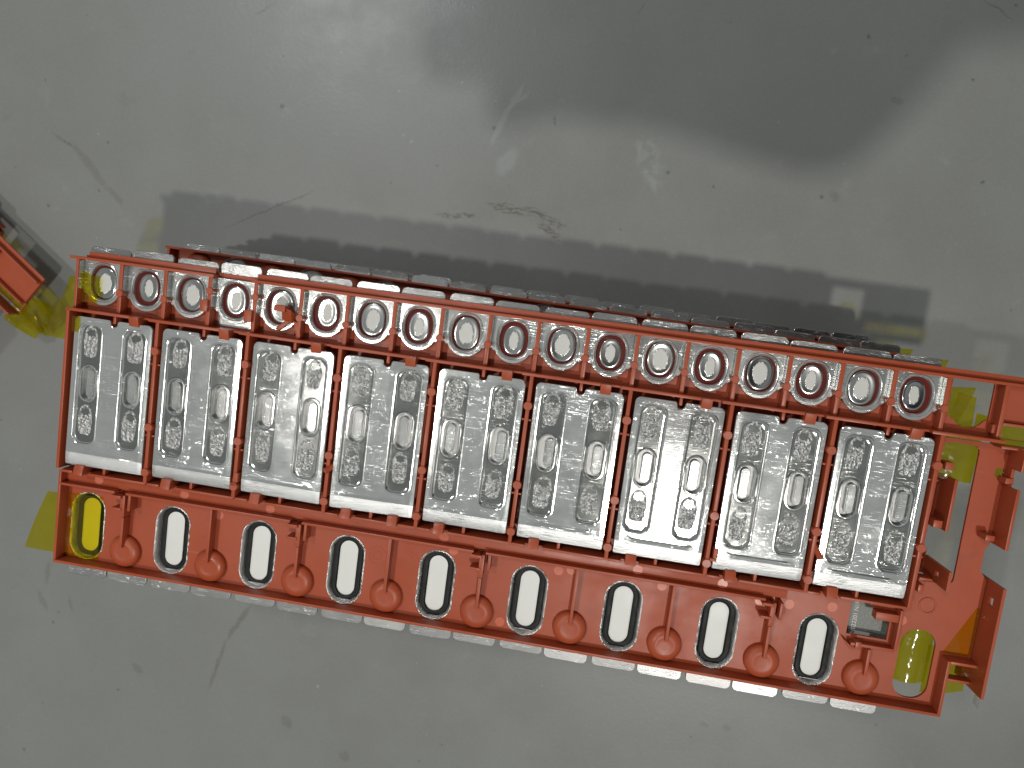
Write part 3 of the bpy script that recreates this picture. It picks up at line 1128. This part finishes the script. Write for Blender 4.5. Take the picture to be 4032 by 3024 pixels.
    T([(270.6, 44.6), (312, 45.5), (312, 55.6), (270.6, 55.6)], lambda u, t: -14.8 + 1.4 * math.sin(7 * u))
    T([(242, -94.5), (264, -94), (265, -60), (242, -59)], lambda u, t: -19 + 6.5 * math.sin(3.1 * u), 16)
    T([(262, -100), (285, -96), (285, -72), (262, -72)], lambda u, t: -17 + 1.5 * math.sin(4 * u))
    T([(266, -72.8), (280.8, -72.8), (280.8, -45), (279, -45)], lambda u, t: -9.8)
    T([(272, 24), (281.5, 23), (281.5, 35), (272, 35)], lambda u, t: -13.5)
    T([(283.4, -96), (284.6, -96), (284.6, -54), (283.4, -54)], lambda u, t: -6 + 8 * (1 - u))
    return root


tray = make_tray()


def copy_tree(o, parent=None):
    c = o.copy()
    COL.objects.link(c)
    c.parent = parent
    for ch in list(o.children):
        copy_tree(ch, c)
    return c


tray_mid = make_tray(False)
tray_low = copy_tree(tray_mid)
tray_base = copy_tree(tray_mid)
tray_side = copy_tree(tray)


def place(o, x, y, z, rz, rx=0, ry=0):
    o.location = (x * MM, y * MM, ZT + z * MM)
    o.rotation_euler = (rx, ry, rz)


place(tray, 0, 0, 0, 0)
place(tray_mid, 4, -36, -43, math.pi + .004)
place(tray_low, 3, -17.5, -86, math.pi - .013)
place(tray_base, -2, -15.5, -129, math.pi - .006)
SR = math.radians(-36)
place(tray_side, -368 - (310 * math.cos(SR) - 80 * math.sin(SR)), 53 - (310 * math.sin(SR) + 80 * math.cos(SR)), -129, SR)
tag(tray, 'orange plastic battery tray with nine silver busbar plates, topmost of the stack', 'battery tray', 'stacked busbar trays')
tag(tray_mid, 'orange battery tray in the middle of the stack, mostly hidden under the top tray', 'battery tray', 'stacked busbar trays')
tag(tray_base, 'orange battery tray at the foot of the stack, a faint row of tab tips behind', 'battery tray', 'stacked busbar trays')
tag(tray_low, 'orange battery tray third in the stack, its silver tabs showing behind the top tray', 'battery tray', 'stacked busbar trays')
tag(tray_side, 'orange battery tray corner with amber tape at the left edge of the picture', 'battery tray', 'stacked busbar trays')

# ------------------------------------------------------------------ the photographer, out of frame, whose shadow lies on the floor
M_JACKET = mat_simple('dark_jacket', (0.03, 0.032, 0.036), 0.8, 0.2, 0.3, 120, 0.3)
M_SKIN = mat_simple('skin', (0.50, 0.30, 0.22), 0.5, 0.4, 0.12, 90)
M_GLASS = mat_simple('phone_body', (0.02, 0.02, 0.022), 0.25, 0.5)
ph = bpy.data.objects.new('smartphone', None)
COL.objects.link(ph)
phm = camo.matrix_world.copy()
ph.matrix_world = phm @ Matrix.Translation((0.055, -0.022, 0.012))
b = B()
b.loft([(rrect(-73, 73, -35.5, 35.5, 9, 8), -3.6), (rrect(-73.6, 73.6, -36, 36, 9.5, 8), -2.8), (rrect(-73.6, 73.6, -36, 36, 9.5, 8), 2.8), (rrect(-73, 73, -35.5, 35.5, 9, 8), 3.6)], True, True)
obj('phone_case', b.mesh('phone_case', M_GLASS, 0, 40), ph)
b = B()
b.slab(rrect(-70, 70, -32.5, 32.5, 7, 6), [], 3.6, 3.9)
obj('screen', b.mesh('screen', M_BLACK, 0, 40), ph)
b = B()
for x, y in ((-60, 27), (-60, 8)):
    b.lathe(x, y, [(7, -3.6), (7, -5.4), (5, -5.6)], 24)
obj('lens_ring', b.mesh('lens_ring', M_GLASS, 0, 40), ph)
tag(ph, 'dark smartphone held above the trays, showing only as the shadow on the floor', 'phone')


def skin_body(name, joints, edges, mats, parent=None):
    me = bpy.data.meshes.new(name)
    names = list(joints)
    me.from_pydata([Vector(joints[n][:3]) * MM + Vector((0, 0, ZT)) for n in names], [(names.index(a), names.index(c)) for a, c in edges], [])
    o = bpy.data.objects.new(name, me)
    COL.objects.link(o)
    md = o.modifiers.new('skin', 'SKIN')
    md.use_smooth_shade = True
    sv = me.skin_vertices[0].data
    for i, n in enumerate(names):
        r = joints[n][3] * MM
        sv[i].radius = (r, r)
        sv[i].use_root = (i == 0)
    sb = o.modifiers.new('sub', 'SUBSURF')
    sb.levels = sb.render_levels = 2
    dg = bpy.context.evaluated_depsgraph_get()
    m2 = bpy.data.meshes.new_from_object(o.evaluated_get(dg))
    m2.name = name
    o.modifiers.clear()
    o.data = m2
    bpy.data.meshes.remove(me)
    m2.materials.clear()
    for m in mats:
        m2.materials.append(m)
    m2.shade_smooth()
    return o


J = {'pelvis': (640, 330, 270, 135), 'waist': (580, 280, 420, 120), 'chest': (480, 190, 580, 115), 'collar': (362, 85, 670, 88), 'neck': (335, 30, 700, 48), 'chin': (290, -5, 715, 50), 'head': (258, -22, 745, 64), 'crown': (255, -24, 800, 48),
     'l_sh': (350, 44, 640, 58), 'l_el': (298, 4, 482, 26), 'l_wr': (192, 34, 446, 24), 'l_palm': (142, 42, 440, 24),
     'r_sh': (430, 220, 660, 60), 'r_el': (330, 290, 540, 42), 'r_wr': (230, 200, 470, 28), 'r_palm': (205, 155, 462, 26),
     'l_hip': (700, 250, 210, 85), 'l_kn': (690, 230, 40, 62), 'l_an': (700, 250, -130, 40), 'l_toe': (630, 200, -150, 28),
     'r_hip': (590, 390, 210, 85), 'r_kn': (570, 370, 40, 62), 'r_an': (580, 390, -130, 40), 'r_toe': (510, 340, -150, 28)}
Eg = [('pelvis', 'waist'), ('waist', 'chest'), ('chest', 'collar'), ('collar', 'neck'), ('neck', 'chin'), ('chin', 'head'), ('head', 'crown'),
      ('collar', 'l_sh'), ('l_sh', 'l_el'), ('l_el', 'l_wr'), ('l_wr', 'l_palm'), ('collar', 'r_sh'), ('r_sh', 'r_el'), ('r_el', 'r_wr'), ('r_wr', 'r_palm'),
      ('pelvis', 'l_hip'), ('l_hip', 'l_kn'), ('l_kn', 'l_an'), ('l_an', 'l_toe'), ('pelvis', 'r_hip'), ('r_hip', 'r_kn'), ('r_kn', 'r_an'), ('r_an', 'r_toe')]
fing = {'l': [(112, 48), (110, 36), (109, 23), (112, 11)], 'r': [(190, 128), (182, 120), (172, 114), (163, 110)]}
for s_, pts in fing.items():
    base = J[s_ + '_palm']
    for i, (x, y) in enumerate(pts):
        z = 430
        J[f'{s_}f{i}a'] = ((base[0] + x) / 2, (base[1] + y) / 2, 446 - i, 9.5)
        J[f'{s_}f{i}b'] = (x - 12, y - (18 if s_ == 'r' else 0), 436, 8.5)
        J[f'{s_}f{i}c'] = (x - 26, y - (26 if s_ == 'r' else -3), 434, 7.5)
        Eg += [(s_ + '_palm', f'{s_}f{i}a'), (f'{s_}f{i}a', f'{s_}f{i}b'), (f'{s_}f{i}b', f'{s_}f{i}c')]
    J[s_ + 'ta'] = (base[0] - 6, base[1] - (24 if s_ == 'l' else -10), 456, 11)
    J[s_ + 'tb'] = (base[0] - 28, base[1] - (30 if s_ == 'l' else 20), 456, 9.5)
    J[s_ + 'tc'] = (base[0] - 44, base[1] - (26 if s_ == 'l' else 34), 452, 8.5)
    Eg += [(s_ + '_palm', s_ + 'ta'), (s_ + 'ta', s_ + 'tb'), (s_ + 'tb', s_ + 'tc')]
person = skin_body('person', J, Eg, [M_JACKET, M_SKIN])
for p in person.data.polygons:
    c = p.center
    z = (c.z - ZT) / MM
    if (c.x / MM < 205 and z > 400) or z > 705:
        p.material_index = 1
tag(person, 'person in dark jacket leaning over the trays, seen only by the floor shadow', 'person')

for pts, z0, z1 in (([(309, 38), (325, 34), (328, 60), (309, 62)], -14, -34), ([(300, 30), (322, 28), (326, 44), (300, 46)], -18, -30)):
    obj('adhesive_tape', tape_sheet('adhesive_tape', pts, lambda u, t: z0 + (z1 - z0) * u + 2 * math.sin(9 * t + 4 * u), 12), tray_side)
